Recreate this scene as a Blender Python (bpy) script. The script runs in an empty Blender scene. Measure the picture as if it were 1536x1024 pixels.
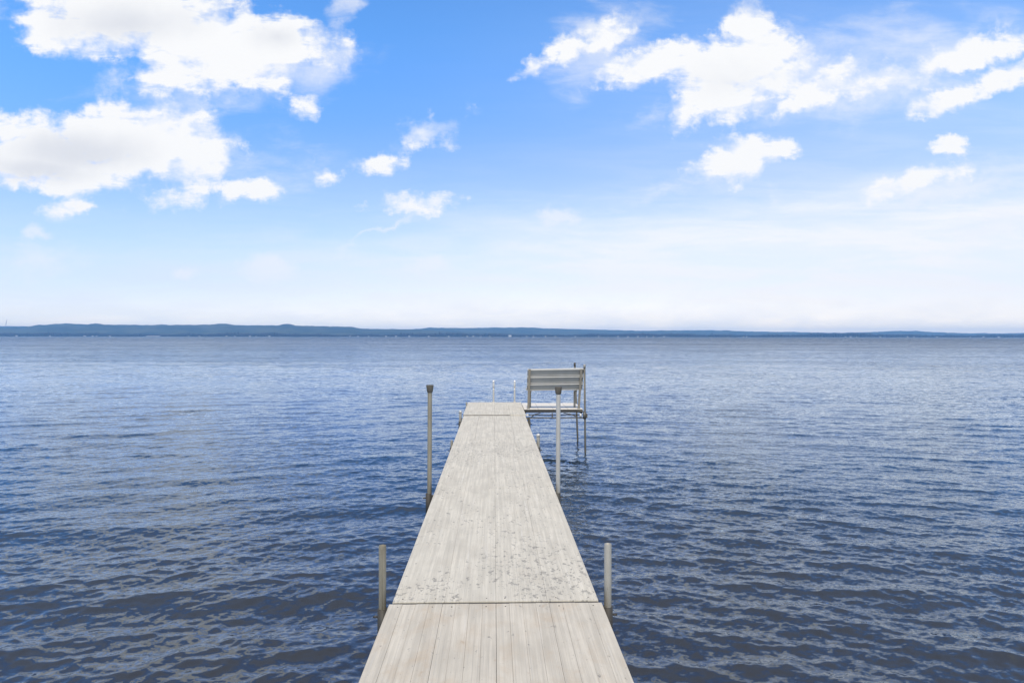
import bpy, bmesh, math, random
import numpy as np
from mathutils import Vector, Matrix, Euler
R = math.radians
sc = bpy.context.scene
C = sc.collection
rnd = random.Random(11)
rng = np.random.default_rng(5)

# ------------------------------------------------------------------ camera
F = 992.0                       # focal length in pixels of the 1536 px wide photograph
EYE = 2.49                      # metres over the water
DECK = 0.93                     # deck top over the water
cam_d = bpy.data.cameras.new('camera')
cam = bpy.data.objects.new('camera', cam_d); C.objects.link(cam)
cam_d.sensor_width = 36.0
cam_d.lens = 36.0 * F / 1536.0
cam_d.clip_start = 0.05; cam_d.clip_end = 60000
yaw, pitch, roll = math.atan(27 / F), math.atan(7 / F), R(0.06)
cam.location = (0, 0, EYE)
M = Matrix.Rotation(-yaw, 4, 'Z') @ Matrix.Rotation(R(90) - pitch, 4, 'X') @ Matrix.Rotation(roll, 4, 'Z')
cam.rotation_euler = M.to_euler()
sc.camera = cam

def spot(px, py, depth):
    """world point seen at a pixel of the photograph, at the given distance along +Y"""
    d = M.to_3x3() @ Vector(((px - 768) / F, -(py - 512) / F, -1))
    d = d / d.y
    return Vector((0, 0, EYE)) + d * depth

# ------------------------------------------------------------------ node helpers
def mat(name):
    m = bpy.data.materials.new(name); m.use_nodes = True
    nt = m.node_tree
    for n in list(nt.nodes): nt.nodes.remove(n)
    out = nt.nodes.new('ShaderNodeOutputMaterial')
    b = nt.nodes.new('ShaderNodeBsdfPrincipled')
    nt.links.new(b.outputs[0], out.inputs[0])
    return m, nt, b

class NB:
    def __init__(s, nt): s.nt = nt
    def _set(s, sock, v):
        if isinstance(v, bpy.types.NodeSocket): s.nt.links.new(v, sock)
        elif v is not None:
            if hasattr(sock.default_value, '__len__') and not hasattr(v, '__len__'): v = (v, v, v)
            if sock.type == 'RGBA' and len(v) == 3: v = (*v, 1)
            sock.default_value = v
    def math(s, op, a, b=None, c=None, clamp=False):
        n = s.nt.nodes.new('ShaderNodeMath'); n.operation = op; n.use_clamp = clamp
        for i, v in enumerate((a, b, c)):
            if v is not None: s._set(n.inputs[i], v)
        return n.outputs[0]
    def vmath(s, op, a, b=None, scale=None):
        n = s.nt.nodes.new('ShaderNodeVectorMath'); n.operation = op
        s._set(n.inputs[0], a)
        if b is not None: s._set(n.inputs[1], b)
        if scale is not None: s._set(n.inputs['Scale'], scale)
        return n.outputs['Value'] if op in ('LENGTH', 'DOT_PRODUCT', 'DISTANCE') else n.outputs[0]
    def noise(s, vec, scale, detail=4, rough=0.5, dist=0.0, color=False, dims='3D'):
        n = s.nt.nodes.new('ShaderNodeTexNoise'); n.noise_dimensions = dims
        s._set(n.inputs['Vector'], vec)
        n.inputs['Scale'].default_value = scale; n.inputs['Detail'].default_value = detail
        n.inputs['Roughness'].default_value = rough; n.inputs['Distortion'].default_value = dist
        return n.outputs['Color'] if color else n.outputs['Fac']
    def mapping(s, vec, loc=(0, 0, 0), rot=(0, 0, 0), scale=(1, 1, 1), typ='POINT'):
        n = s.nt.nodes.new('ShaderNodeMapping'); n.vector_type = typ
        s._set(n.inputs['Vector'], vec)
        n.inputs['Location'].default_value = loc; n.inputs['Rotation'].default_value = rot; n.inputs['Scale'].default_value = scale
        return n.outputs[0]
    def ramp(s, v, lo, hi, a=0.0, b=1.0, smooth=True):
        n = s.nt.nodes.new('ShaderNodeMapRange'); n.clamp = True
        n.interpolation_type = 'SMOOTHSTEP' if smooth else 'LINEAR'
        for k, x in zip(('Value', 'From Min', 'From Max', 'To Min', 'To Max'), (v, lo, hi, a, b)): s._set(n.inputs[k], x)
        return n.outputs[0]
    def mix(s, f, a, b, typ='MIX'):
        n = s.nt.nodes.new('ShaderNodeMix'); n.data_type = 'RGBA'; n.blend_type = typ
        s._set(n.inputs[0], f); s._set(n.inputs[6], a); s._set(n.inputs[7], b)
        return n.outputs[2]
    def sep(s, v):
        n = s.nt.nodes.new('ShaderNodeSeparateXYZ'); s._set(n.inputs[0], v); return n.outputs
    def comb(s, x, y, z):
        n = s.nt.nodes.new('ShaderNodeCombineXYZ')
        for i, v in enumerate((x, y, z)): s._set(n.inputs[i], v)
        return n.outputs[0]
    def coord(s, which='Object'):
        return s.nt.nodes.new('ShaderNodeTexCoord').outputs[which]
    def pos(s):
        return s.nt.nodes.new('ShaderNodeNewGeometry').outputs['Position']
    def bump(s, h, strength=0.5, dist=0.01):
        n = s.nt.nodes.new('ShaderNodeBump'); n.inputs['Strength'].default_value = strength
        n.inputs['Distance'].default_value = dist; s._set(n.inputs['Height'], h); return n.outputs[0]

# ------------------------------------------------------------------ world
SUN_EL, SUN_AZ = R(56), R(184)      # azimuth clockwise from +Y: nearly straight behind the camera
W = bpy.data.worlds.new("World"); sc.world = W; W.use_nodes = True
nt = W.node_tree
for n in list(nt.nodes): nt.nodes.remove(n)
nb = NB(nt)
wo = nt.nodes.new('ShaderNodeOutputWorld'); bg = nt.nodes.new('ShaderNodeBackground')
nt.links.new(bg.outputs[0], wo.inputs[0])
SKY = 0.12
bg.inputs['Strength'].default_value = SKY
sky = nt.nodes.new('ShaderNodeTexSky'); sky.sky_type = 'NISHITA'; sky.sun_disc = False
sky.sun_elevation = SUN_EL; sky.sun_rotation = SUN_AZ
sky.air_density = 1.0; sky.dust_density = 0.4; sky.ozone_density = 2.0
hs = nt.nodes.new('ShaderNodeHueSaturation'); hs.inputs['Saturation'].default_value = 1.22; hs.inputs['Value'].default_value = 1.0
nt.links.new(sky.outputs[0], hs.inputs['Color'])
blue = nb.mix(1.0, hs.outputs[0], (1.5, 1.85, 2.15), 'MULTIPLY')
d = nb.coord('Generated')
dx, dy, dz = nb.sep(d)
BLUE_RAW = blue
dys = nb.math('MAXIMUM', dy, 0.06)
U = nb.math('DIVIDE', dx, dys); V = nb.math('DIVIDE', dz, dys)
blue = nb.mix(nb.ramp(V, 0.48, 0.22), blue, nb.mix(1.0, blue, (1.0, 0.81, 0.88), 'MULTIPLY'))
blue = nb.mix(nb.ramp(V, 0.36, 0.08), blue, nb.mix(1.0, blue, (0.94, 0.87, 0.93), 'MULTIPLY'))
# direction-space coordinates, unit = 100 photograph pixels; origin on the horizon dead ahead of the dock
UV = nb.comb(nb.math('MULTIPLY', U, F / 100), nb.math('MULTIPLY', V, F / 100), 0)
front = nb.math('MULTIPLY', nb.ramp(dy, 0.1, 0.3), nb.ramp(V, 1.0, 0.6))
warp1 = nb.vmath('SUBTRACT', nb.noise(UV, 1.1, 6, 0.6, color=True), (0.5, 0.5, 0.5))
warp2 = nb.vmath('SUBTRACT', nb.noise(UV, 5.0, 5, 0.6, color=True), (0.5, 0.5, 0.5))
UVw = nb.vmath('ADD', UV, nb.vmath('ADD', nb.vmath('MULTIPLY', warp1, (1.1, 0.7, 0)), nb.vmath('MULTIPLY', warp2, (0.3, 0.2, 0))))
def blobs(vec, items):
    acc = None
    for (px, py, rx, ry, rot, s) in items:
        u, v = (px - 741) / 100, (505 - py) / 100
        m = nb.mapping(vec, loc=(u, v, 0), rot=(0, 0, R(rot)), scale=(rx / 100, ry / 100, 1), typ='TEXTURE')
        if rx < 70: s *= 0.84
        l = nb.vmath('LENGTH', m)
        q = nb.math('MULTIPLY', nb.math('SUBTRACT', 1.0, l), s)
        if acc is None: acc = q
        else:
            n = nt.nodes.new('ShaderNodeMath'); n.operation = 'SMOOTH_MAX'; n.inputs[2].default_value = 0.25
            nt.links.new(acc, n.inputs[0]); nt.links.new(q, n.inputs[1]); acc = n.outputs[0]
    return acc
DENSE = [
 # upper left mass
 (200, 25, 190, 75, -5, 1.3), (330, 75, 170, 60, -6, 1.2), (110, 50, 80, 45, -10, 1.0), (430, 75, 90, 35, 0, .8), (270, 115, 90, 30, 10, .6),
 # middle left mass
 (200, 215, 160, 62, 4, 1.3), (80, 240, 140, 55, -6, 1.2), (300, 240, 75, 38, 10, .9), (20, 200, 60, 30, 0, .7), (130, 275, 90, 30, 0, .8),
 (262, 292, 42, 24, 5, .75), (378, 287, 42, 20, 8, .85), (455, 160, 24, 20, -20, .6), (490, 262, 24, 12, 5, .7),
 (570, 243, 46, 20, -8, .75), (620, 303, 66, 19, 2, .9), (118, 320, 45, 15, 0, .6), (640, 205, 30, 13, 30, .15),
 # right hand group
 (905, 52, 62, 30, 30, .85), (850, 72, 28, 22, 20, .8), (805, 95, 42, 18, 38, .7),
 (1110, 95, 110, 50, 18, 1.2), (1080, 145, 85, 40, 25, 1.0), (985, 88, 95, 26, 14, .95), (1130, 35, 48, 36, 45, .9), (1180, 100, 70, 26, 10, .7),
 (1040, 90, 70, 30, 5, .9), (1160, 120, 80, 40, 25, .8), (940, 95, 50, 18, 25, .6), (1230, 130, 50, 30, 40, .7),
 (480, 80, 40, 24, 0, .5), (350, 120, 70, 24, 0, .5), (330, 225, 50, 30, 20, .9), (100, 60, 70, 40, 0, .9), (235, 175, 60, 22, 0, .45),
 (1205, 155, 62, 18, 22, .85), (1260, 112, 50, 24, 35, .8),
 (1108, 238, 78, 34, 14, 1.15), (1160, 222, 40, 20, -5, .8),
 (1470, 66, 110, 30, 12, 1.0), (1440, 140, 80, 22, 20, .95), (1520, 110, 80, 26, 22, .9), (1330, 118, 60, 16, 15, .6),
 (1432, 212, 38, 15, 10, .8), (1390, 262, 85, 20, 16, .85), (1330, 120, 90, 26, 12, .45),
]
THIN = [
 (525, 8, 44, 24, 55, .9), (515, 45, 40, 12, 60, .45), (900, 70, 110, 70, 35, .75), (640, 200, 48, 18, 25, .7), (405, 400, 52, 30, 0, 1.3), (645, 402, 50, 17, 0, 1.1), (285, 411, 30, 12, 0, 1.1),
 (70, 358, 36, 16, 0, 1.1), (835, 322, 44, 18, 5, 1.1), (1350, 60, 260, 60, 5, .6), (1300, 130, 220, 60, 8, .7), (965, 165, 50, 20, 20, .45),
 (1500, 335, 110, 40, 25, .7), (1440, 280, 160, 26, 18, .8), (1160, 295, 20, 18, 30, .4), (480, 110, 90, 50, 30, .6), (60, 400, 110, 40, 0, .6),
 (590, 340, 110, 7, 30, .55), (380, 250, 120, 50, 0, .4), (300, 150, 160, 30, 0, .5), (1000, 290, 90, 18, 8, .4), (850, 480, 900, 60, 0, .5),
]
nd = nb.noise(UV, 2.0, 9, 0.56)
nf = nb.noise(nb.mapping(UV, scale=(1.0, 1.5, 1)), 6.5, 6, 0.6)
dens = blobs(UVw, DENSE)
dens = nb.math('MULTIPLY', dens, 1.35)
dens_n = nb.math('ADD', dens, nb.math('ADD', nb.math('MULTIPLY', nb.math('SUBTRACT', nd, 0.5), 1.9), nb.math('MULTIPLY', nb.math('SUBTRACT', nf, 0.5), 0.5)))
thin = blobs(UVw, THIN)
ns = nb.noise(nb.mapping(UV, rot=(0, 0, R(-18)), scale=(0.5, 1.6, 1)), 1.8, 8, 0.62, 0.4)
a_dense = nb.ramp(dens_n, -0.16, nb.ramp(ns, 0.38, 0.64, 0.34, 1.1))
a_thin = nb.math('MULTIPLY', nb.ramp(nb.math('ADD', thin, nb.math('MULTIPLY', nb.math('SUBTRACT', ns, 0.5), 1.2)), -0.05, 0.8), 0.62)
# high white veil that thickens towards the horizon and to the right
Ux, Vy, _ = nb.sep(UV)
veil_n = nb.noise(nb.mapping(UV, rot=(0, 0, R(-10)), scale=(0.35, 1.4, 1)), 0.9, 7, 0.55, 0.3)
edge = nb.math('ADD', nb.math('MULTIPLY', Ux, 0.09), 1.75)
vv = nb.math('SUBTRACT', edge, nb.math('ADD', Vy, nb.math('MULTIPLY', nb.math('SUBTRACT', veil_n, 0.5), 1.9)))
veil1 = nb.math('MULTIPLY', nb.ramp(vv, -0.35, 0.75), nb.ramp(Ux, -7.5, 4.5, 0.45, 0.82, False))
veil2 = nb.ramp(Vy, 0.0, 3.4, 0.62, 0.0)
veil3 = nb.math('MULTIPLY', nb.ramp(Vy, 0.0, 6.5, 0.62, 0.0, False), nb.ramp(Ux, -3, 7.5, 0, 1))
one = lambda v: nb.math('SUBTRACT', 1.0, v)
veil = one(nb.math('MULTIPLY', nb.math('MULTIPLY', one(veil1), one(veil2)), one(veil3)))
vst = nb.noise(nb.mapping(UV, rot=(0, 0, R(-9)), scale=(0.30, 2.2, 1)), 1.5, 6, 0.6, 0.4)
veil = nb.math('MULTIPLY', veil, nb.ramp(vst, 0.35, 0.65, 0.80, 1.06), clamp=True)
# shading of the thick clouds: a duller core and lower side, bright rims
core = nb.ramp(dens, 0.1, 1.0)
gn = nb.noise(UV, 1.3, 6, 0.6)
GREY = [(130, 235, 130, 40, 0, 1.0), (70, 262, 100, 28, 0, 1.0), (200, 45, 120, 40, 0, .8), (420, 62, 50, 26, 0, .7), (1090, 120, 60, 30, 0, .35)]
grey = nb.math('MULTIPLY', nb.ramp(nb.math('ADD', blobs(UV, GREY), nb.math('MULTIPLY', nb.math('SUBTRACT', gn, 0.5), 0.7)), -0.15, 0.85), core)
k = 1.0 / SKY
cloud_c = nb.mix(nb.math('MULTIPLY', grey, 0.85), (0.985 * k, 0.99 * k, 1.0 * k), (0.74 * k, 0.765 * k, 0.83 * k))
hor = nb.math('POWER', nb.ramp(V, 0.0, 0.10, 1, 0, False), 2.2)
c1 = nb.mix(nb.math('MULTIPLY', veil, front), blue, nb.mix(nb.ramp(Ux, -7, 3), (0.77 * k, 0.86 * k, 1.0 * k), (0.98 * k, 0.99 * k, 1.02 * k)))
c1 = nb.mix(1.0, c1, nb.mix(hor, (1, 1, 1), (1.85, 1.55, 1.06)), 'MULTIPLY')
c2 = nb.mix(nb.math('MULTIPLY', a_thin, front), c1, (0.93 * k, 0.95 * k, 1.0 * k))
c3 = nb.mix(nb.math('MULTIPLY', a_dense, front), c2, cloud_c)
# cloud layer added to the unseen sky overhead and behind, to neutralise blue fill
oc = nb.noise(nb.mapping(d, scale=(1, 1, 1.6)), 2.6, 7, 0.58)
rest = nb.math('MULTIPLY', nb.ramp(dy, 0.3, -0.3, 0.42, 0.85), nb.math('MULTIPLY', nb.ramp(oc, 0.2, 0.8, 0.65, 1.0), one(nb.math('MULTIPLY', nb.ramp(dy, 0.1, 0.3), nb.ramp(V, 1.0, 0.66)))))
c4 = nb.mix(rest, c3, (0.70 * k, 0.73 * k, 0.78 * k))
nt.links.new(c4, bg.inputs['Color'])

sd = bpy.data.lights.new('sun', 'SUN'); sd.energy = 3.5; sd.angle = R(0.6); sd.color = (1, 0.90, 0.735)
so = bpy.data.objects.new('sun', sd); C.objects.link(so)
sv = Vector((math.sin(SUN_AZ) * math.cos(SUN_EL), math.cos(SUN_AZ) * math.cos(SUN_EL), math.sin(SUN_EL)))
so.rotation_euler = sv.to_track_quat('Z', 'Y').to_euler()
so.location = (0, 0, 50)

# ------------------------------------------------------------------ object helpers
def link(name, bm, m, parent=None, smooth=False, label=None):
    me = bpy.data.meshes.new(name); bm.to_mesh(me); bm.free()
    me.materials.append(m)
    if smooth:
        for p in me.polygons: p.use_smooth = True
    o = bpy.data.objects.new(name, me); C.objects.link(o)
    if parent:
        o.parent = parent
        o.location = -parent_loc(parent)
    if label: o['label'] = label
    return o
def parent_loc(p):
    v = Vector(p.location)
    while p.parent: p = p.parent; v = v + Vector(p.location)
    return v
def thing(name, loc, label, cat, group=None):
    o = bpy.data.objects.new(name, None); C.objects.link(o); o.location = loc; o.empty_display_size = 0.2
    o['label'] = label; o['category'] = cat
    if group: o['group'] = group
    return o
def box(bm, x0, x1, y0, y1, z0, z1, bev=0.0, mtx=None):
    r = bmesh.ops.create_cube(bm, size=1)
    vs = r['verts']
    for v in vs: v.co = Vector(((x0 + x1) / 2 + v.co.x * (x1 - x0), (y0 + y1) / 2 + v.co.y * (y1 - y0), (z0 + z1) / 2 + v.co.z * (z1 - z0)))
    if bev > 0:
        es = list({e for v in vs for e in v.link_edges})
        b = bmesh.ops.bevel(bm, geom=es, offset=bev, segments=1, affect='EDGES', profile=0.5)
        vs = list({v for f in b['faces'] for v in f.verts} | {v for v in vs if v.is_valid})
    if mtx is not None:
        for v in vs: v.co = mtx @ v.co
    return vs
def tube(bm, pts, r, seg=16, cap=True):
    """round bar along a list of points; r a number or one radius per point"""
    pts = [Vector(p) for p in pts]
    rings = []
    for i, p in enumerate(pts):
        t = (pts[min(i + 1, len(pts) - 1)] - pts[max(i - 1, 0)]).normalized()
        a = t.cross(Vector((0, 1, 0) if abs(t.y) < 0.9 else (1, 0, 0))).normalized(); b = t.cross(a)
        rr = r[i] if hasattr(r, '__len__') else r
        rings.append([bm.verts.new(p + (a * math.cos(q) + b * math.sin(q)) * rr) for q in (2 * math.pi * k / seg for k in range(seg))])
    for A, B in zip(rings, rings[1:]):
        for k in range(seg):
            f = bm.faces.new((A[k], A[(k + 1) % seg], B[(k + 1) % seg], B[k])); f.smooth = True
    if cap:
        bm.faces.new(rings[0][::-1]); bm.faces.new(rings[-1])
    bmesh.ops.recalc_face_normals(bm, faces=bm.faces)
def hollow(bm, x, y, z0, z1, r, wall=0.004, seg=24, lean=(0, 0)):
    """an open-topped pipe"""
    def ring(z, rr):
        return [bm.verts.new((x + lean[0] * (z - z0) + math.cos(q) * rr, y + lean[1] * (z - z0) + math.sin(q) * rr, z)) for q in (2 * math.pi * k / seg for k in range(seg))]
    rs = [ring(z0, r), ring(z1 - 0.003, r), ring(z1, r - 0.001), ring(z1, r - wall), ring(z1 - 0.15, r - wall)]
    for i, (A, B) in enumerate(zip(rs, rs[1:])):
        for k in range(seg):
            f = bm.faces.new((A[k], A[(k + 1) % seg], B[(k + 1) % seg], B[k])); f.smooth = i in (0, 3)
    bm.faces.new(rs[-1])

# ------------------------------------------------------------------ materials
def deck_material(name, chips, stain, base=(0.575, 0.53, 0.44)):
    m, nt, b = mat(name); n = NB(nt)
    P = n.pos()
    x, y, z = n.sep(P)
    streak = n.noise(n.mapping(P, scale=(38, 1.3, 1)), 1.0, 5, 0.65)
    grain = n.noise(n.mapping(P, scale=(150, 6, 1)), 1.0, 4, 0.7)
    blot = n.noise(n.mapping(P, scale=(5, 2.6, 1)), 1.0, 6, 0.6)
    col = n.mix(n.ramp(streak, 0.3, 0.7), tuple(c * 0.84 for c in base), tuple(c * 1.09 for c in base))
    col = n.mix(n.ramp(blot, 0.38, 0.68, 0, 0.42), col, tuple(c * 0.70 for c in base))
    col = n.mix(n.ramp(grain, 0.5, 0.85, 0, 0.22), col, (0.26, 0.25, 0.24))
    # lengthwise ribs of the boards
    rib = n.math('ABSOLUTE', n.math('SINE', n.math('MULTIPLY', x, math.pi / 0.0254)))
    ribd = n.ramp(rib, 0.0, 0.28, 1, 0)
    ribmod = n.ramp(n.noise(n.mapping(P, scale=(22, 0.8, 1)), 1.0, 3, 0.5), 0.38, 0.68)
    col = n.mix(n.math('MULTIPLY', ribd, n.math('MULTIPLY', ribmod, 0.38)), col, (0.27, 0.26, 0.25))
    # pale bare streaks
    pale = n.noise(n.mapping(P, loc=(7, 3, 0), scale=(30, 0.9, 1)), 1.0, 3, 0.5)
    col = n.mix(n.ramp(pale, 0.6, 0.8, 0, 0.4), col, (0.67, 0.64, 0.58))
    # brown and tan stains
    st = n.noise(n.mapping(P, loc=(2, 5, 0), scale=(6.5, 4.0, 1)), 1.0, 6, 0.65, 0.3)
    col = n.mix(n.ramp(st, 0.46, 0.72, 0, stain), col, (0.45, 0.36, 0.26))
    st2 = n.noise(n.mapping(P, loc=(9, 1, 0), scale=(11, 9.0, 1)), 1.0, 4, 0.6)
    col = n.mix(n.ramp(st2, 0.64, 0.76, 0, stain * 0.9), col, (0.36, 0.26, 0.17))
    # chipped paint: small ragged dashes and crescents in clusters
    Pw = n.vmath('ADD', P, n.vmath('MULTIPLY', n.vmath('SUBTRACT', n.noise(P, 22, 3, 0.6, color=True), (0.5,) * 3), (0.035, 0.05, 0)))
    ch = n.noise(n.mapping(Pw, scale=(21, 13, 1), rot=(0, 0, 0.2)), 1.0, 4, 0.62)
    ch2 = n.noise(n.mapping(Pw, loc=(3, 8, 0), scale=(34, 26, 1), rot=(0, 0, -0.3)), 1.0, 4, 0.65)
    patch = n.noise(n.mapping(P, loc=(1, 2.2, 0), scale=(2.4, 1.15, 1)), 1.0, 3, 0.6)
    near_end = n.ramp(y, 3.95, 5.4, 1, 0)
    right = n.math('MULTIPLY', n.ramp(x, 0.12, 0.55), n.ramp(y, 6.9, 5.2))
    far1 = n.math('MULTIPLY', n.ramp(y, 8.0, 9.0), n.ramp(y, 10.0, 9.6))
    amt = n.math('ADD', n.math('MULTIPLY', n.ramp(patch, 0.3, 0.6), 0.85), n.math('ADD', n.math('MULTIPLY', n.math('MAXIMUM', near_end, far1), 0.42), n.math('MULTIPLY', right, 0.3)))
    amt = n.math('MINIMUM', amt, 1.1)
    th = n.math('SUBTRACT', 0.705, n.math('MULTIPLY', amt, 0.125 * chips))
    c1 = n.ramp(n.math('SUBTRACT', ch, th), 0.0, 0.035)
    c2 = n.ramp(n.math('SUBTRACT', ch2, n.math('ADD', th, 0.01)), 0.0, 0.04)
    chip = n.math('MULTIPLY', n.math('MAXIMUM', c1, c2), n.ramp(n.noise(P, 60, 3, 0.6), 0.3, 0.6, 0.35, 1.0))
    col = n.mix(n.math('MULTIPLY', chip, 0.72), col, (0.19, 0.18, 0.165))
    nt.links.new(col, b.inputs['Base Color'])
    n._set(b.inputs['Roughness'], n.ramp(grain, 0.2, 0.8, 0.72, 0.9)); b.inputs['Specular IOR Level'].default_value = 0.25
    h = n.math('SUBTRACT', n.math('ADD', n.math('MULTIPLY', grain, 0.25), n.math('MULTIPLY', streak, 0.3)), n.math('ADD', n.math('MULTIPLY', chip, 0.5), n.math('MULTIPLY', ribd, 0.25)))
    nt.links.new(n.bump(h, 0.5, 0.003), b.inputs['Normal'])
    return m
M_deck = deck_material('chipped_paint_deck', 1.0, 0.10)
M_boards = deck_material('bare_board_deck', 0.4, 0.55, (0.535, 0.485, 0.40))

def metal(name, col, dirt, rough=0.5, met=0.35, dirt_amt=0.5, scale=9.0, zfade=None, low=(0.07, 0.06, 0.045)):
    m, nt, b = mat(name); n = NB(nt)
    P = n.pos()
    a = n.noise(n.mapping(P, scale=(1, 1, 0.35)), scale, 6, 0.65)
    f = n.noise(P, scale * 9, 4, 0.6)
    c = n.mix(n.ramp(a, 0.35, 0.7, 0, dirt_amt), col, dirt)
    c = n.mix(n.ramp(f, 0.55, 0.8, 0, 0.3), c, tuple(q * 0.5 for q in dirt))
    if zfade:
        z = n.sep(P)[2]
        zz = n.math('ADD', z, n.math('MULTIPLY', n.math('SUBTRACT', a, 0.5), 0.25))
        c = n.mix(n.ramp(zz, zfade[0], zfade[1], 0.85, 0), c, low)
    nt.links.new(c, b.inputs['Base Color'])
    b.inputs['Metallic'].default_value = met
    n._set(b.inputs['Roughness'], n.ramp(a, 0.3, 0.7, rough - 0.08, rough + 0.12))
    nt.links.new(n.bump(f, 0.25, 0.002), b.inputs['Normal'])
    return m
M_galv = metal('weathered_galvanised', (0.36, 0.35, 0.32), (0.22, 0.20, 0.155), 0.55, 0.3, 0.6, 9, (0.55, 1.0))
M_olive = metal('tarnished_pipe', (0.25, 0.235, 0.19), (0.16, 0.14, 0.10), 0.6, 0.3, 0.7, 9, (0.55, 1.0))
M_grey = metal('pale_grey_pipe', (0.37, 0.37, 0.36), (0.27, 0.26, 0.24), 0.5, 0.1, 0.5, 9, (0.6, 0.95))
M_dark = metal('dark_steel', (0.05, 0.05, 0.048), (0.065, 0.055, 0.045), 0.6, 0.3, 0.6, 12)
M_leg = metal('wet_steel_leg', (0.12, 0.115, 0.10), (0.07, 0.06, 0.045), 0.5, 0.3, 0.6, 10)
M_cap = metal('dark_rubber_cap', (0.075, 0.07, 0.06), (0.12, 0.11, 0.09), 0.75, 0.0, 0.5, 20)
M_slat = metal('grey_aluminium_slat', (0.42, 0.42, 0.405), (0.34, 0.335, 0.31), 0.5, 0.0, 0.5, 5)
M_post = metal('brown_grey_bracket', (0.33, 0.30, 0.25), (0.22, 0.19, 0.14), 0.55, 0.2, 0.6, 12)
M_white = metal('white_plastic', (0.74, 0.73, 0.70), (0.62, 0.61, 0.58), 0.5, 0.0, 0.4, 15)
M_panel = metal('cream_panel', (0.66, 0.62, 0.55), (0.52, 0.46, 0.38), 0.8, 0.0, 0.5, 6)
M_wood = metal('dark_wet_timber', (0.16, 0.14, 0.11), (0.08, 0.07, 0.055), 0.85, 0.0, 0.6, 8)
M_ladder = metal('ladder_aluminium', (0.55, 0.54, 0.51), (0.42, 0.40, 0.36), 0.45, 0.3, 0.5, 14)

# ------------------------------------------------------------------ dock
X0 = 0.012
dock = thing('dock', (X0, 4.0, 0), 'long narrow pale grey dock with chipped paint running straight out over the lake', 'dock')
SEAMS = [-2.2, 0.84, 3.88, 6.82, 10.0, 13.08, 15.62]
HW = [0.622, 0.622, 0.606, 0.608, 0.608, 0.622]
DZ = [0.0, 0.0, 0.005, 0.003, 0.002, 0.016]
for i in range(6):
    y0, y1 = SEAMS[i] + 0.004, SEAMS[i + 1] - (0.014 if i == 1 else 0.003)
    bm = bmesh.new()
    hw = HW[i]
    if i < 2: nbd, gap = 16, 0.0005
    else: nbd, gap = 4, 0.004
    w = 2 * hw / nbd
    if i < 2:
        for q in range(nbd):
            a = -hw + q * w; g = gap * ((7.0 if q == 8 else 4.0) if q in (4, 8, 12) else 1.0)
            z = DECK + DZ[i] + rnd.uniform(-0.0012, 0.0012)
            box(bm, X0 + a + g / 2, X0 + a + w - gap / 2, y0 + rnd.uniform(-0.002, 0.002), y1 + rnd.uniform(-0.002, 0.0), z - 0.03, z, 0.0008)
    else:
        for q in range(nbd):
            a = -hw + q * w
            z = DECK + DZ[i] + rnd.uniform(-0.001, 0.001)
            g = 0.0030 if (i == 4 and q in (1, 3)) else 0.0007
            box(bm, X0 + a + g / 2, X0 + a + w - g / 2, y0, y1, z - 0.03, z, 0.0009)
    lab = 'nearest deck section of narrow tan-stained boards' if i == 1 else ('deck section with heavily chipped paint' if i == 2 else None)
    link('deck_section', bm, M_boards if i < 2 else M_deck, dock, label=lab)
    if i in (2, 5):      # added dark strip standing in for shade in the joint with the section before
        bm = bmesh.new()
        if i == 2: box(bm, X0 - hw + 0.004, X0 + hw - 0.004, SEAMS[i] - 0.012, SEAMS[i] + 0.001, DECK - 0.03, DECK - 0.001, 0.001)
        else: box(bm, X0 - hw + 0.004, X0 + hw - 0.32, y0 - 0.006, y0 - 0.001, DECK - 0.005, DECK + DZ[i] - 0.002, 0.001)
        link('joint_shade_strip', bm, M_dark, dock)
    # screw heads at the ends of the section
    bm = bmesh.new()
    for yy in (y0 + 0.045, y1 - 0.045):
        for q in range(4):
            for s in (0.18, 0.82):
                a = X0 - hw + (q + s) * hw / 2
                tube(bm, [(a, yy, DECK + DZ[i] - 0.002), (a, yy, DECK + DZ[i] + 0.0015)], 0.0038, 8)
    link('screw', bm, M_dark, dock)['kind'] = 'stuff'
# long side rails and cross members under the deck
for s in (-1, 1):
    bm = bmesh.new()
    for i in range(6):
        xx = X0 + s * (0.565)
        box(bm, xx - 0.02, xx + 0.02, SEAMS[i] + 0.02, SEAMS[i + 1] - 0.02, DECK - 0.165, DECK - 0.032, 0.003)
    link('side_rail', bm, M_wood, dock)
for i in range(1, 6):
    L = SEAMS[i + 1] - SEAMS[i]
    for t in (0.03, 0.25, 0.5, 0.75, 0.97):
        yy = SEAMS[i] + L * t; bm = bmesh.new()
        box(bm, X0 - 0.542, X0 + 0.542, yy - 0.02, yy + 0.02, DECK - 0.135, DECK - 0.035, 0.003)
        link('cross_beam', bm, M_wood, dock)

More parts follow.
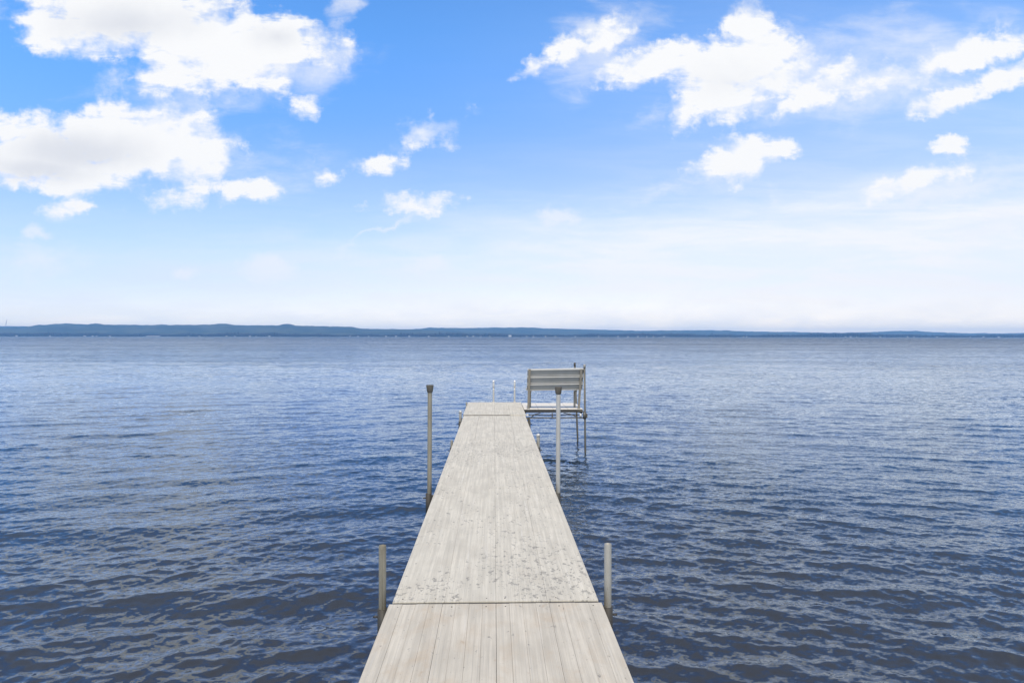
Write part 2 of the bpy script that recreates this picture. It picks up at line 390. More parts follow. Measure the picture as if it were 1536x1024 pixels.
def leg(x, y, top, mt, r=0.0235, cap=None, label=None, lean=(0, 0), flat=False, sock_top=-0.10):
    bm = bmesh.new()
    hollow(bm, x, y, -1.3, DECK + top, r, lean=lean)
    if flat:      # a folded seam that runs down the pipe
        box(bm, x - 0.006, x + 0.004, y - r - 0.004, y - r + 0.003, 0.2, DECK + top - 0.012, 0.001)
    l = link('leg', bm, mt, dock, label=label)
    if cap:
        bm = bmesh.new()
        tx, ty = x + lean[0] * (DECK + top + 1.3), y + lean[1] * (DECK + top + 1.3)
        z = DECK + top
        tube(bm, [(tx, ty, z - 0.075), (tx, ty, z - 0.066), (tx, ty, z - 0.002), (tx, ty, z + 0.004)], [0.027, 0.031, 0.040, 0.038], 20)
        link('cap', bm, M_cap, l)
    # dark socket bolted to the side rail
    s = 1 if x > 0 else -1
    bm = bmesh.new()
    tube(bm, [(x, y, DECK - 0.36), (x, y, DECK + sock_top)], r + 0.008, 20)
    e = X0 + s * 0.587
    box(bm, min(e, x), max(e, x), y - 0.012, y + 0.012, DECK - 0.30, DECK + sock_top - 0.02, 0.002)
    box(bm, min(e, e + s * 0.008), max(e, e + s * 0.008), y - 0.09, y + 0.09, DECK - 0.32, DECK - 0.06, 0.002)
    tube(bm, [(x + s * (r + 0.005), y, DECK + sock_top - 0.05), (x + s * (r + 0.035), y, DECK + sock_top - 0.05)], 0.007, 8)
    link('socket', bm, M_dark, l)
    return l
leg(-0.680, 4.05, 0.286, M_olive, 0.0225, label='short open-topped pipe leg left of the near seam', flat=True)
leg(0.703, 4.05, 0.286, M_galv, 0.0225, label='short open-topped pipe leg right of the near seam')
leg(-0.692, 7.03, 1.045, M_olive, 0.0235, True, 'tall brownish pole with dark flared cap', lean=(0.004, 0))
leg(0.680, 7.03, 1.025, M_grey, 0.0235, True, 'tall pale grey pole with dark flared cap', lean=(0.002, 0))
leg(-0.635, 9.95, 0.005, M_galv, 0.018)
leg(0.668, 9.95, 0.085, M_galv, 0.026, label='stub of pale pipe with rounded top')
leg(-0.660, 13.0, 0.095, M_galv, 0.027, label='stub of pale pipe beside the far seam')
leg(0.690, 13.0, -0.02, M_leg, 0.023)
leg(-0.640, 15.45, 0.035, M_galv, 0.018)
leg(0.650, 15.45, -0.03, M_leg, 0.02)
# rounded tops on the two pale stubs
for (x, y, z, r) in ((0.668, 9.95, 0.085, 0.026), (-0.660, 13.0, 0.095, 0.027)):
    bm = bmesh.new(); zz = DECK + z
    tube(bm, [(x, y, zz - 0.03), (x, y, zz), (x, y, zz + 0.012), (x, y, zz + 0.02)], [r + 0.003, r + 0.003, r * 0.8, r * 0.35], 16)
    link('cap', bm, M_ladder, dock)
# hooks and hinge plates at the seams
for i in (4, 5):
    for s in (-1, 1):
        bm = bmesh.new(); yy = SEAMS[i]
        e = X0 + s * 0.610
        box(bm, min(e, e + s * 0.012), max(e, e + s * 0.012), yy - 0.10, yy + 0.10, DECK - 0.10, DECK - 0.035, 0.003)
        tube(bm, [(e + s * 0.006, yy - 0.05, DECK - 0.06), (e + s * 0.045, yy - 0.05, DECK - 0.06)], 0.012, 10)
        link('hinge_plate', bm, M_galv, dock)

# ------------------------------------------------------------------ ladder at the far end
lad = thing('ladder', (0.25, 15.66, 0), 'pale swim ladder with two white tipped handrails on the far end of the dock', 'ladder')
for x in (-0.01, 0.49):
    bm = bmesh.new(); y = 15.69
    pts = [(x, y + 0.10, -0.7), (x, y + 0.02, DECK - 0.1), (x, y, DECK + 0.30)]
    tube(bm, pts + [(x, y, DECK + 0.345)], 0.021, 14)
    rail = link('handrail', bm, M_ladder, lad)
    bm = bmesh.new()
    tube(bm, [(x, y, DECK + 0.345), (x, y, DECK + 0.46), (x, y - 0.012, DECK + 0.495), (x, y - 0.04, DECK + 0.515)], [0.0235, 0.0235, 0.0225, 0.019], 14)
    link('grip', bm, M_white, rail)
    bm = bmesh.new()
    box(bm, x - 0.035, x + 0.035, 15.622, 15.672, DECK - 0.03, DECK + 0.028, 0.004)
    link('mount', bm, M_ladder, lad)
for z in (0.62, 0.34, 0.06, -0.22, -0.5):
    bm = bmesh.new()
    yy = 15.70 + 0.05 * (DECK - z)
    box(bm, 0.01, 0.47, yy - 0.03, yy + 0.04, z - 0.012, z + 0.012, 0.004)
    link('rung', bm, M_ladder, lad)

# ------------------------------------------------------------------ bench platform, to the right of the far end
PX0, PX1, PY0, PY1 = 0.648, 1.93, 14.26, 15.62
plat = thing('bench_platform', (1.3, 14.9, 0), 'small cream topped platform on two dark steel legs, fixed right of the dock end', 'platform')
bm = bmesh.new()
w = (PX1 - PX0) / 4
for q in range(4):
    box(bm, PX0 + q * w + 0.002, PX0 + (q + 1) * w - 0.002, PY0, PY1, DECK - 0.014, DECK - 0.004 + rnd.uniform(-0.001, 0.001), 0.003)
link('deck_panel', bm, M_panel, plat)
bm = bmesh.new()
for (a, b_) in ((PY0 + 0.01, PY0 + 0.05), (14.9, 14.94), (PY1 - 0.05, PY1 - 0.01)):
    box(bm, PX0 + 0.01, PX1 - 0.01, a, b_, DECK - 0.075, DECK - 0.016, 0.003)
box(bm, PX0 + 0.01, PX0 + 0.05, PY0 + 0.052, PY1 - 0.052, DECK - 0.10, DECK - 0.016, 0.003)
box(bm, PX1 - 0.05, PX1 - 0.012, PY0 + 0.052, PY1 - 0.052, DECK - 0.10, DECK - 0.016, 0.003)
link('frame', bm, M_dark, plat)
bm = bmesh.new()     # lower tie bars
tube(bm, [(PX0 + 0.05, PY0 + 0.06, DECK - 0.132), (PX1 - 0.02, PY0 + 0.06, DECK - 0.132)], 0.009, 10)
link('tie_bar', bm, M_dark, plat)
bm = bmesh.new()
box(bm, PX0 + 0.0, PX1 + 0.02, PY0 + 0.005, PY0 + 0.035, DECK - 0.203, DECK - 0.18, 0.003)
box(bm, PX0 + 0.60, PX0 + 0.625, PY0 - 0.004, PY0 + 0.004, DECK - 0.205, DECK - 0.085, 0.001)
link('tie_bar', bm, M_leg, plat)
for (xa, xb) in ((PX0 + 0.16, PX0 + 0.36), (PX1 - 0.14, PX1 - 0.42)):
    bm = bmesh.new()
    tube(bm, [(xa, PY0 + 0.03, DECK - 0.17), ((xa * 0.55 + xb * 0.45), PY0 + 0.03, DECK - 0.115), (xb, PY0 + 0.03, DECK - 0.09)], 0.010, 10)
    link('brace', bm, M_leg, plat)
bm = bmesh.new()     # white round end fittings under the corners
tube(bm, [(PX0 + 0.075, PY0 - 0.01, DECK - 0.125), (PX0 + 0.075, PY0 + 0.03, DECK - 0.125)], 0.024, 14)
link('end_fitting', bm, M_white, plat)
bm = bmesh.new()
tube(bm, [(PX1 - 0.055, PY0 - 0.005, DECK - 0.175), (PX1 - 0.055, PY0 - 0.005, DECK - 0.10)], 0.020, 14)
link('end_fitting', bm, M_white, plat)
bm = bmesh.new()     # curved corner bracket that hooks round to the near leg
tube(bm, [(PX1 - 0.14, PY0 + 0.0, DECK - 0.045), (PX1 - 0.02, PY0 - 0.01, DECK - 0.045), (PX1 + 0.025, PY0 - 0.015, DECK - 0.075), (PX1 + 0.04, PY0 - 0.02, DECK - 0.14), (PX1 + 0.035, PY0 - 0.02, DECK - 0.19)], 0.014, 12)
link('corner_bracket', bm, M_leg, plat)
def plat_leg(xb, xt, y, top, capdark):
    bm = bmesh.new()
    tube(bm, [(xb, y, -1.3), (xb, y, 0.0), (xt, y, DECK + top)], 0.021, 14)
    l = link('leg', bm, M_leg if True else M_olive, plat)
    bm = bmesh.new()
    tube(bm, [(xt, y, DECK + top - 0.07), (xt, y, DECK + top + 0.004), (xt, y, DECK + top + 0.012)], [0.026, 0.026, 0.018], 14)
    link('cap', bm, M_cap if capdark else M_galv, l)
    bm = bmesh.new()
    xm = xb + (xt - xb) * 0.8
    tube(bm, [(xm, y, DECK - 0.20), (xm, y, DECK - 0.06)], 0.034, 16)
    box(bm, xm + 0.03, xm + 0.06, y - 0.02, y + 0.02, DECK - 0.18, DECK - 0.09, 0.004)
    link('collar', bm, M_leg, l)
    bm = bmesh.new()
plat_leg(1.965, 1.945, 14.16, 0.955, False)
plat_leg(2.0, 1.925, 15.72, 0.935, True)

# ------------------------------------------------------------------ bench
bench = thing('bench', (1.3, 14.5, DECK), 'grey slatted bench seen from behind, facing out over the lake on the side platform', 'bench')
BZ = DECK - 0.004
by = 14.34          # foot of the backrest posts
TOP = 0.885
lean = 0.20         # the top of the backrest comes this much towards the dock
def back_y(z): return by - lean * (z / TOP) ** 1.15
def rack(z): return 0.028 * z / TOP          # the bench has racked a little to the right
bx0, bx1 = 0.745, 1.845
for x in (bx0, bx1):
    bm = bmesh.new()
    xx = x
    sec = []
    for z in (0.0, 0.2, 0.4, 0.6, TOP - 0.01):
        c = Vector((xx + (rack(z) if x > 1 else rack(z) * 0.7), back_y(z) - 0.0, BZ + z))
        w = 0.022
        sec.append([bm.verts.new(c + Vector(q)) for q in ((-w, -0.02, 0), (w, -0.02, 0), (w, 0.02, 0), (-w, 0.02, 0))])
    for A, B in zip(sec, sec[1:]):
        for q in range(4): bm.faces.new((A[q], A[(q + 1) % 4], B[(q + 1) % 4], B[q]))
    bm.faces.new(sec[0][::-1]); bm.faces.new(sec[-1])
    p = link('back_post', bm, M_post, bench)
    bm = bmesh.new()
    tube(bm, [(xx + 0.002, by - 0.045, BZ + 0.025), (xx + 0.002, by - 0.021, BZ + 0.025)], 0.011, 10)
    box(bm, xx - 0.034, xx + 0.034, by - 0.045, by + 0.05, BZ + 0.001, BZ + 0.010, 0.002)
    link('foot_plate', bm, M_galv, p)
def slat(z0, z1, xa, xb, dz):
    """a channel profile: flat face, flared bright upper edge, small lower edge; the back side is open"""
    yb = lambda z: back_y(z) + 0.024
    H = z1 - z0
    prof = [(yb(z0) + 0.0, z0), (yb(z0) - 0.012, z0 + 0.002), (yb(z0) - 0.012, z0 + 0.010), (yb(z0 + 0.016) + 0.034, z0 + 0.016),
            (yb(z1 - 0.040) - 0.004, z1 - 0.040), (yb(z1 - 0.034) - 0.020, z1 - 0.036), (yb(z1) - 0.012, z1 - 0.022),
            (yb(z1) + 0.012, z1), (yb(z1) + 0.045, z1), (yb(z1) + 0.045, z1 - 0.01), (yb(z0) + 0.045, z0 + 0.006)]
    bm = bmesh.new()
    A = [bm.verts.new((xa + rack(z), y, BZ + z - dz)) for y, z in prof]
    B = [bm.verts.new((xb + rack(z), y, BZ + z + dz)) for y, z in prof]
    n_ = len(prof)
    for q in range(n_): bm.faces.new((A[q], B[q], B[(q + 1) % n_], A[(q + 1) % n_]))
    bm.faces.new(A); bm.faces.new(B[::-1])
    bmesh.ops.recalc_face_normals(bm, faces=bm.faces)
    return bm
for z0, z1 in ((0.405, 0.563), (0.566, 0.722), (0.725, 0.885)):
    link('back_slat', slat(z0, z1, 0.695 , 1.905, 0.009), M_slat, bench)
for q in range(2):
    bm = bmesh.new()
    y0 = by + 0.03 + q * 0.16
    box(bm, 0.70, 1.90, y0, y0 + 0.09, BZ + 0.405, BZ + 0.44, 0.006)
    link('seat_slat', bm, M_slat, bench)
for x in (bx0 + 0.055, bx1 - 0.055):
    bm = bmesh.new()
    box(bm, x - 0.02, x + 0.02, by + 0.022, by + 0.33, BZ + 0.365, BZ + 0.403, 0.003)
    link('seat_bracket', bm, M_post, bench)
    bm = bmesh.new()
    box(bm, x - 0.022, x + 0.022, by + 0.27, by + 0.31, BZ + 0.001, BZ + 0.363, 0.003)
    link('leg', bm, M_post, bench)

# ------------------------------------------------------------------ water
def wave_water():
    rows = list(np.arange(0.4, 2.2, 0.06)) + list(np.arange(2.2, 9.5, 0.023))
    dyp = F * EYE / rows[-1]
    while dyp > 3.0:
        dyp -= 0.62 if dyp > 60 else 0.45
        rows.append(F * EYE / max(dyp, 2.9))
    rows += [1100, 1500, 2100, 3000, 4300, 5600, 7500, 10000]
    D = np.array(rows)
    u = np.concatenate([[-12, -4, -2, -1.4], np.linspace(-1.15, 1.15, 980), [1.4, 2, 4, 12]])
    X = np.outer(D, u); Y = np.repeat(D[:, None], len(u), 1)
    dD = np.gradient(D)[:, None]
    dU = (D * 2.3 / 980)[:, None]
    Z = np.zeros_like(X); DX = np.zeros_like(X); DY = np.zeros_like(X)
    edge = np.clip((1.15 - np.abs(u)) / 0.1, 0, 1)[None, :]
    # slow patches of stronger and weaker chop
    def patch(sx, sy, n, seed):
        g = np.random.default_rng(seed); acc = 0
        for _ in range(n):
            a = g.uniform(0, 2 * np.pi); kx, ky = np.cos(a) * sx, np.sin(a) * sy
            acc = acc + np.sin(X * kx + Y * ky + g.uniform(0, 6.28))
        return acc / np.sqrt(n)
    calm = 1.0 + 0.28 * np.clip(patch(0.5, 0.9, 5, 3), -1.6, 1.6)
    ratio = X / (Y + 1.0)
    wl = 0.5 + 0.5 * np.tanh(-ratio * 3.0)         # weight of the trains that suit the left side
    N = 240
    lam = np.exp(rng.uniform(np.log(0.075), np.log(1.6), N))
    lam[:10] = [1.15, 0.9, 1.4, 1.3, 1.0, 1.7, 1.9, 2.4, 1.2, 1.05]
    for i in range(N):
        L = lam[i]; kk = 2 * np.pi / L
        s = 1 if i % 2 else -1
        spread = 13 if L > 0.6 else (24 if L > 0.25 else 40)
        ang = s * 17 + rng.normal(0, spread)
        # crest normal: mostly along Y, turned by ang
        kx, ky = kk * math.sin(math.radians(ang)), kk * math.cos(math.radians(ang))
        ky = -ky
        slope = 0.014 if L > 0.6 else (0.025 if L > 0.22 else 0.033)
        if i < 10: slope = 0.026
        A = slope / kk
        wgt = np.clip((L / (2.8 * np.maximum(dD * abs(math.cos(math.radians(ang))), dU * 0.8)) - 0.7) / 0.6, 0, 1)
        side = 0.35 + 1.1 * (wl if s > 0 else 1 - wl)
        mod = calm if L < 0.8 else 1.0
        # wave groups: every train swells and dies along its run
        gk = kk / rng.uniform(4, 7); ga = math.radians(ang + rng.uniform(-50, 50))
        grp = 0.62 + 0.5 * np.sin(gk * (X * math.sin(ga) - Y * math.cos(ga)) + rng.uniform(0, 6.28))
        ph = X * kx + Y * ky + rng.uniform(0, 6.28)
        if L > 0.5: ph = ph + 0.7 * np.sin(X * kk * 0.13 + rng.uniform(0, 6.28)) + 0.5 * np.sin(Y * kk * 0.09 + X * kk * .05 + rng.uniform(0, 6.28))
        a = A * wgt * side * mod * grp * edge * (1.0 - 0.42 * np.clip((Y - 4.5) / 7, 0, 1)) * (1.12 if L > 0.2 else 1.0)
        Z += (a * (0.45 * np.sin(ph) + 0.95 * (0.637 - np.abs(np.sin((ph - 1.5708) / 2)))) if (L < 0.75 and i >= 10) else a * np.sin(ph)); c = np.cos(ph) * a * 0.95
        DX += c * kx / kk; DY += c * ky / kk
    flat = (D < 2.2)[:, None]
    co = np.stack([X + DX, Y + DY, Z], -1).reshape(-1, 3).astype(np.float32)
    nr, nc = X.shape
    # the lake behind and beside the first row
    extra = np.array([[-9000, 0.4, 0], [9000, 0.4, 0], [-9000, -3000, 0], [9000, -3000, 0]], np.float32)
    idx = np.arange(nr * nc).reshape(nr, nc)
    quads = np.stack([idx[:-1, :-1], idx[:-1, 1:], idx[1:, 1:], idx[1:, :-1]], -1).reshape(-1, 4)
    base = nr * nc
    co = np.concatenate([co, extra])
    quads = np.concatenate([quads, [[base + 2, base + 3, base + 1, base + 0]]])
    me = bpy.data.meshes.new('lake_water')
    me.vertices.add(len(co)); me.vertices.foreach_set('co', co.ravel())
    me.loops.add(quads.size); me.loops.foreach_set('vertex_index', quads.ravel().astype(np.int32))
    me.polygons.add(len(quads)); me.polygons.foreach_set('loop_start', np.arange(0, quads.size, 4, dtype=np.int32))
    me.polygons.foreach_set('loop_total', np.full(len(quads), 4, np.int32))
    me.polygons.foreach_set('use_smooth', np.ones(len(quads), bool))
    me.update(calc_edges=True); me.validate()
    return me
m_w, ntw, bw = mat('lake_water'); n = NB(ntw)
P = n.pos()
px_, py_, pz_ = n.sep(P)
dist = n.vmath('LENGTH', n.comb(px_, py_, 0))
def slopes(scale, sx, sy, detail, rough, rot=0, loc=(0, 0, 0)):
    v = n.noise(n.mapping(P, loc=loc, rot=(0, 0, R(rot)), scale=(sx, sy, 1)), scale, detail, rough, color=True)
    return n.vmath('SUBTRACT', v, (0.5, 0.5, 0.5))
gust = n.noise(n.mapping(P, scale=(0.5, 1.0, 1)), 0.13, 5, 0.6)
gust2 = n.noise(n.mapping(P, scale=(0.12, 1.0, 1), rot=(0, 0, R(4))), 0.03, 5, 0.6)
side = n.math('DIVIDE', px_, n.math('ADD', n.math('ABSOLUTE', py_), 1.0))
gf = n.math('MULTIPLY', n.ramp(side, -0.5, 0.7, 0.85, 1.25), n.math('MULTIPLY', n.ramp(gust, 0.3, 0.7, 0.65, 1.3), n.ramp(gust2, 0.35, 0.65, 0.72, 1.2)))
fine = n.vmath('MULTIPLY', slopes(26, 0.65, 1.0, 2, 0.55, 15), (0.42, 0.52, 0))
fine = n.vmath('SCALE', fine, scale=n.ramp(dist, 5, 40, 1.05, 0.9))
mid = n.vmath('MULTIPLY', slopes(8, 0.45, 1.0, 2, 0.55, -8, (3, 1, 0)), (0.45, 0.75, 0))
mid = n.vmath('SCALE', mid, scale=n.ramp(dist, 8, 50, 0.50, 0.85))
big = n.vmath('MULTIPLY', slopes(2.2, 0.4, 1.0, 2, 0.5, 4, (8, 2, 0)), (0.5, 1.0, 0))
big = n.vmath('SCALE', big, scale=n.math('ADD', n.ramp(dist, 20, 90, 0.0, 0.95), n.math('ADD', n.ramp(dist, 70, 250, 0.0, 1.9), n.ramp(dist, 200, 700, 0.0, 2.2))))
tot = n.vmath('SCALE', n.vmath('ADD', n.vmath('ADD', fine, mid), big), scale=gf)
geo = ntw.nodes.new('ShaderNodeNewGeometry')
nn = n.vmath('NORMALIZE', n.vmath('ADD', geo.outputs['Normal'], tot))
dif = ntw.nodes.new('ShaderNodeBsdfDiffuse'); glo = ntw.nodes.new('ShaderNodeBsdfGlossy')
fre = ntw.nodes.new('ShaderNodeFresnel'); mxs = ntw.nodes.new('ShaderNodeMixShader')
fre.inputs['IOR'].default_value = 1.7
for q in (dif, glo, fre): ntw.links.new(nn, q.inputs['Normal'])
glo.inputs['Color'].default_value = (0.86, 0.93, 1.0, 1)
ntw.links.new(fre.outputs[0], mxs.inputs[0]); ntw.links.new(dif.outputs[0], mxs.inputs[1]); ntw.links.new(glo.outputs[0], mxs.inputs[2])
ntw.links.new(mxs.outputs[0], [q for q in ntw.nodes if q.type == 'OUTPUT_MATERIAL'][0].inputs[0])
ntw.nodes.remove(bw)
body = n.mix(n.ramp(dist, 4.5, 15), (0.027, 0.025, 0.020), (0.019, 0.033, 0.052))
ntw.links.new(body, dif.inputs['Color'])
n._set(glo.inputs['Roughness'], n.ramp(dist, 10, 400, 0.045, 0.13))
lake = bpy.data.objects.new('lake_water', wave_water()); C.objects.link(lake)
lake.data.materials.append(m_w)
lake['kind'] = 'structure'

# ------------------------------------------------------------------ far shore
def veg(name, a, b, scale):
    m, nt, bb = mat(name); n = NB(nt); P = n.pos()
    f = n.noise(P, scale, 6, 0.65)
    nt.links.new(n.mix(n.ramp(f, 0.4, 0.62), a, b), bb.inputs['Base Color'])
    bb.inputs['Roughness'].default_value = 0.95; bb.inputs['Specular IOR Level'].default_value = 0.1
    return m
M_hill = veg('wooded_hillside', (0.035, 0.045, 0.035), (0.080, 0.085, 0.055), 0.004)
M_wood_far = veg('lakeside_wood', (0.026, 0.024, 0.022), (0.050, 0.040, 0.036), 0.02)
M_shore = veg('shore_ground', (0.06, 0.06, 0.045), (0.12, 0.11, 0.08), 0.01)
HZ = 505.0
def interp(pts, x):
    xs = [p[0] for p in pts]; ys = [p[1] for p in pts]
    return float(np.interp(x, xs, ys))
def ridge(name, pts, D, depth, label, seed, m):
    """a range of hills: foot, shoulder, crest and far side, crest heights follow the skyline"""
    g = np.random.default_rng(seed)
    x0, x1 = pts[0][0], pts[-1][0]
    xs = np.arange(x0, x1 + 1, 3.0)
    bm = bmesh.new(); lines = []
    fr = [0, 0.12, 0.3, 0.5, 0.7, 0.88, 1.0, 1.25, 1.6, 2.0]
    hf = [0, 0.22, 0.42, 0.62, 0.80, 0.93, 1.0, 0.85, 0.4, 0.0]
    ph = g.uniform(0, 6.28, 12)
    for i, px in enumerate(xs):
        top = spot(px, interp(pts, px), D)
        h = max(top.z, 2.0) + 1.0 * D / F * 0.28 * (math.sin(px * .31 + ph[0]) * .5 + math.sin(px * .83 + ph[1]) * .35 + g.normal(0, .35))
        r = top.x / D
        col = []
        for j, (a, b_) in enumerate(zip(fr, hf)):
            yy = D + (a - 1) * depth
            wob = 0 if j in (0, 6) else 0.10 * math.sin(px * 0.045 * (1 + 0.1 * j) + ph[j]) + 0.05 * math.sin(px * 0.13 + ph[11 - j])
            col.append(bm.verts.new((r * yy, yy, h * max(b_ + wob * b_, 0) - (0.5 if j in (0, 9) else 0))))
        lines.append(col)
    for A, B in zip(lines, lines[1:]):
        for j in range(len(fr) - 1):
            bm.faces.new((A[j], B[j], B[j + 1], A[j + 1]))
    bmesh.ops.recalc_face_normals(bm, faces=bm.faces)
    o = link(name, bm, m, smooth=True); o['kind'] = 'structure'
    return o
near_pts = [(-700, 494), (-400, 489), (-150, 490), (0, 491), (45, 490.5), (60, 487.6), (80, 486), (100, 484.9), (133, 486.5), (160, 487), (200, 487), (240, 488), (262, 487), (290, 487.2), (330, 486.2), (365, 487.8), (420, 487.8), (427, 486.6), (436, 486.7), (442, 488.2), (512, 489.7), (528, 490.6), (545, 493), (590, 493.6), (625, 493.8), (660, 496), (700, 498.2), (760, 499.5), (850, 502)]
far_pts = [(-900, 488), (-300, 486), (-60, 486), (0, 487.6), (37, 489.2), (80, 491), (200, 493), (500, 494), (600, 494.5), (632, 493), (650, 491.5), (700, 492), (712, 491.8), (717, 491), (724, 491.9), (780, 490.9), (800, 491), (815, 492.5), (860, 493.4), (900, 494.5), (965, 496), (990, 495.6), (1024, 495.3), (1065, 495), (1110, 496.6), (1190, 498), (1250, 499), (1290, 498.7), (1320, 497.3), (1345, 496), (1370, 496.6), (1395, 497.7), (1450, 499.7), (1500, 500), (1536, 499.2), (1700, 496), (2100, 497), (2500, 495)]
ridge('far_hills', [(a, max(b, 489)) for a, b in far_pts], 8600, 1300, '', 1, M_hill)
ridge('hills', near_pts, 6700, 1200, '', 2, M_hill)
# low shore that carries the wood and the houses
bm = bmesh.new()
SH = 4900
prev = None
for i, px in enumerate(np.arange(-1300, 2900, 14.0)):
    c = spot(px, HZ, SH); r = c.x / SH
    y0 = SH + 25 * math.sin(px * .013) + 14 * math.sin(px * .051)
    q = [bm.verts.new((r * y, y, z)) for y, z in ((y0 - 12, -0.6), (y0, 1.2), (y0 + 250, 3), (y0 + 900, 5), (y0 + 1700, 8), (y0 + 5200, 8))]
    if prev:
        for j in range(5): bm.faces.new((prev[j], q[j], q[j + 1], prev[j + 1]))
    prev = q
bmesh.ops.recalc_face_normals(bm, faces=bm.faces)
link('far_shore', bm, M_shore)['kind'] = 'structure'
# the wood: many ragged crowns in rows behind the shore, one mass at this distance
def wood():
    ico = bmesh.new(); bmesh.ops.create_icosphere(ico, subdivisions=1, radius=1)
    V0 = np.array([v.co[:] for v in ico.verts]); F0 = np.array([[v.index for v in f.verts] for f in ico.faces]); ico.free()
    vs, fs = [], []; off = 0
    g = np.random.default_rng(9)
    for row, (back, dens) in enumerate(((60, 9.0), (120, 10.0), (230, 12.0), (400, 16))):
        px = -1000.0
        while px < 2600:
            px += dens / SH * F * g.uniform(0.6, 1.4) * (1 if 0 < px < 1536 else 1.8)
            D = SH + back + g.uniform(-30, 40)
            base = spot(px, HZ, D)
            h = 19 + 5 * math.sin(px * .021) + 2.5 * math.sin(px * .093 + 1) + row * 1.6 + g.normal(0, 2.4)
            if 1210 < px < 1310: h += 6 * math.sin((px - 1210) / 100 * math.pi)
            if g.random() < 0.03: h += 6
            h = max(h, 9); w = g.uniform(4.5, 8)
            P_ = V0 * np.array([w, w, h * 0.5]) * g.uniform(0.8, 1.2, (len(V0), 1)) + np.array([base.x, D, 2 + h * 0.5])
            vs.append(P_); fs.append(F0 + off); off += len(V0)
    vs = np.concatenate(vs); fs = np.concatenate(fs)
    me = bpy.data.meshes.new('far_wood'); me.from_pydata(vs.tolist(), [], fs.tolist()); me.materials.append(M_wood_far)
    o = bpy.data.objects.new('far_wood', me); C.objects.link(o); o['kind'] = 'stuff'
    o['label'] = 'dark band of trees along the far shore'; o['category'] = 'wood'
wood()

# houses along the far shore
def plain(name, col, rough=0.7):
    m, nt, b = mat(name); n = NB(nt)
    f = n.noise(n.pos(), 0.6, 4, 0.6)
    nt.links.new(n.mix(n.ramp(f, 0.3, 0.7, 0, 0.25), col, tuple(c * 0.7 for c in col)), b.inputs['Base Color'])
    b.inputs['Roughness'].default_value = rough
    return m
M_house = plain('white_siding', (0.52, 0.51, 0.50)); M_roof = plain('pale_roof', (0.50, 0.48, 0.46)); M_glass = plain('window_dark', (0.05, 0.06, 0.07), 0.2)
def make_house(w, h, dpt, px, label, name='house', cat='house', group='white houses along the far shore', flat=False):
    D = SH + 22 + rnd.uniform(0, 14)
    c = spot(px, HZ, D)
    t = thing(name, (c.x, D, 1.3), label, cat, group)
    bm = bmesh.new(); box(bm, c.x - w / 2, c.x + w / 2, D - dpt / 2, D + dpt / 2, 1.0, 1.3 + h)
    link('wall', bm, M_house, t)
    bm = bmesh.new(); e = 0.6; z = 1.31 + h; rh = 0.8 if flat else h * 0.45
    P_ = [(-w / 2 - e, -dpt / 2 - e, 0), (w / 2 + e, -dpt / 2 - e, 0), (w / 2 + e, dpt / 2 + e, 0), (-w / 2 - e, dpt / 2 + e, 0), (-w / 2 - e, 0, rh), (w / 2 + e, 0, rh)]
    v = [bm.verts.new((c.x + a, D + b_, z + cc)) for a, b_, cc in P_]
    for f in ((0, 1, 5, 4), (2, 3, 4, 5), (3, 0, 4), (1, 2, 5), (3, 2, 1, 0)): bm.faces.new([v[q] for q in f])
    link('roof', bm, M_roof, t)
    nwin = max(2, int(w / 5))
    for q in range(nwin):
        bm = bmesh.new(); xx = c.x - w / 2 + (q + 0.5) * w / nwin
        box(bm, xx - 0.6, xx + 0.6, D - dpt / 2 - 0.12, D - dpt / 2 - 0.004, 2.6, 4.0)
        link('window', bm, M_glass, t)
SMALL = [25, 37, 75, 127, 139, 145, 165, 283, 299, 340, 353, 375, 384, 404, 525, 537, 553, 579, 594, 614, 643, 673, 701, 710, 721, 735, 790, 800, 818, 833, 863, 898, 927, 942, 957, 970, 980, 996, 1115, 1120, 1268, 1276, 1285, 1320, 1361, 1371, 1405, 1455, 1475, 1498]
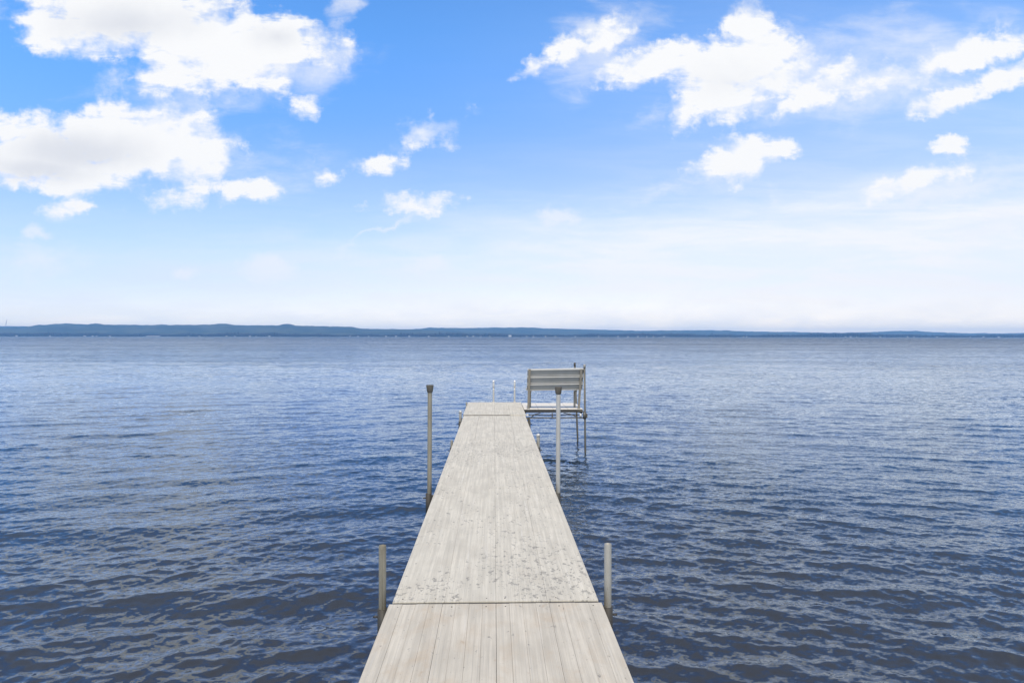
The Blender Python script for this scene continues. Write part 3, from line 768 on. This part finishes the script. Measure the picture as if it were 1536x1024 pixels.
for px in SMALL:
    make_house(rnd.uniform(7, 14), rnd.uniform(3.2, 5.0), 9, px, 'tiny white house at the waterline of the far shore, under the dark wood')
make_house(95, 4.5, 16, 230, 'longest pale low building on the far shore, left of the dock', 'long_building', 'building', None, True)
make_house(22, 9, 12, 765, 'brightest white lakeside house, on the far shore just right of the dock line', 'large_house', 'house', None)
# a thin mast above the hills at the far left
mst = thing('mast', (0, 0, 0), 'faint thin mast rising above the hills at the far left', 'mast')
p0, p1 = spot(7.5, 490, 6650), spot(10.5, 479, 6650)
mst.location = p0
bm = bmesh.new()
for dx_, dy_ in ((-3, -2), (3, -2), (0, 3)):
    tube(bm, [p0 + Vector((dx_, dy_, -30)), p1 + Vector((dx_ * .3, dy_ * .3, 0))], 0.9, 6)
for q in range(10):
    a = p0.lerp(p1, q / 10); s = 1 - 0.07 * q
    tube(bm, [a + Vector((-3 * s, -2 * s, 0)), a + Vector((3 * s, -2 * s, 8))], 0.5, 5)
link('lattice', bm, plain('mast_steel', (0.35, 0.35, 0.36)), mst)

# ------------------------------------------------------------------ haze
HAZE = 9e-5
bm = bmesh.new(); bmesh.ops.create_cube(bm, size=1)
for v in bm.verts: v.co = Vector((v.co.x * 30000, 4000 + v.co.y * 15000, -3 + (v.co.z + .5) * 150))
mh = bpy.data.materials.new('haze'); mh.use_nodes = True
for q in list(mh.node_tree.nodes): mh.node_tree.nodes.remove(q)
o_ = mh.node_tree.nodes.new('ShaderNodeOutputMaterial'); pv = mh.node_tree.nodes.new('ShaderNodeVolumePrincipled')
pv.inputs['Density'].default_value = HAZE; pv.inputs['Color'].default_value = (0.25, 0.56, 1.0, 1); pv.inputs['Anisotropy'].default_value = 0.0
mh.node_tree.links.new(pv.outputs[0], o_.inputs['Volume'])
link('haze', bm, mh)['kind'] = 'stuff'

# ------------------------------------------------------------------ render settings
sc.view_settings.view_transform = 'Standard'; sc.view_settings.look = 'None'
sc.view_settings.exposure = 0.0; sc.view_settings.gamma = 1.0
sc.cycles.use_denoising = True
sc.cycles.volume_bounces = 1
sc.cycles.max_bounces = 8
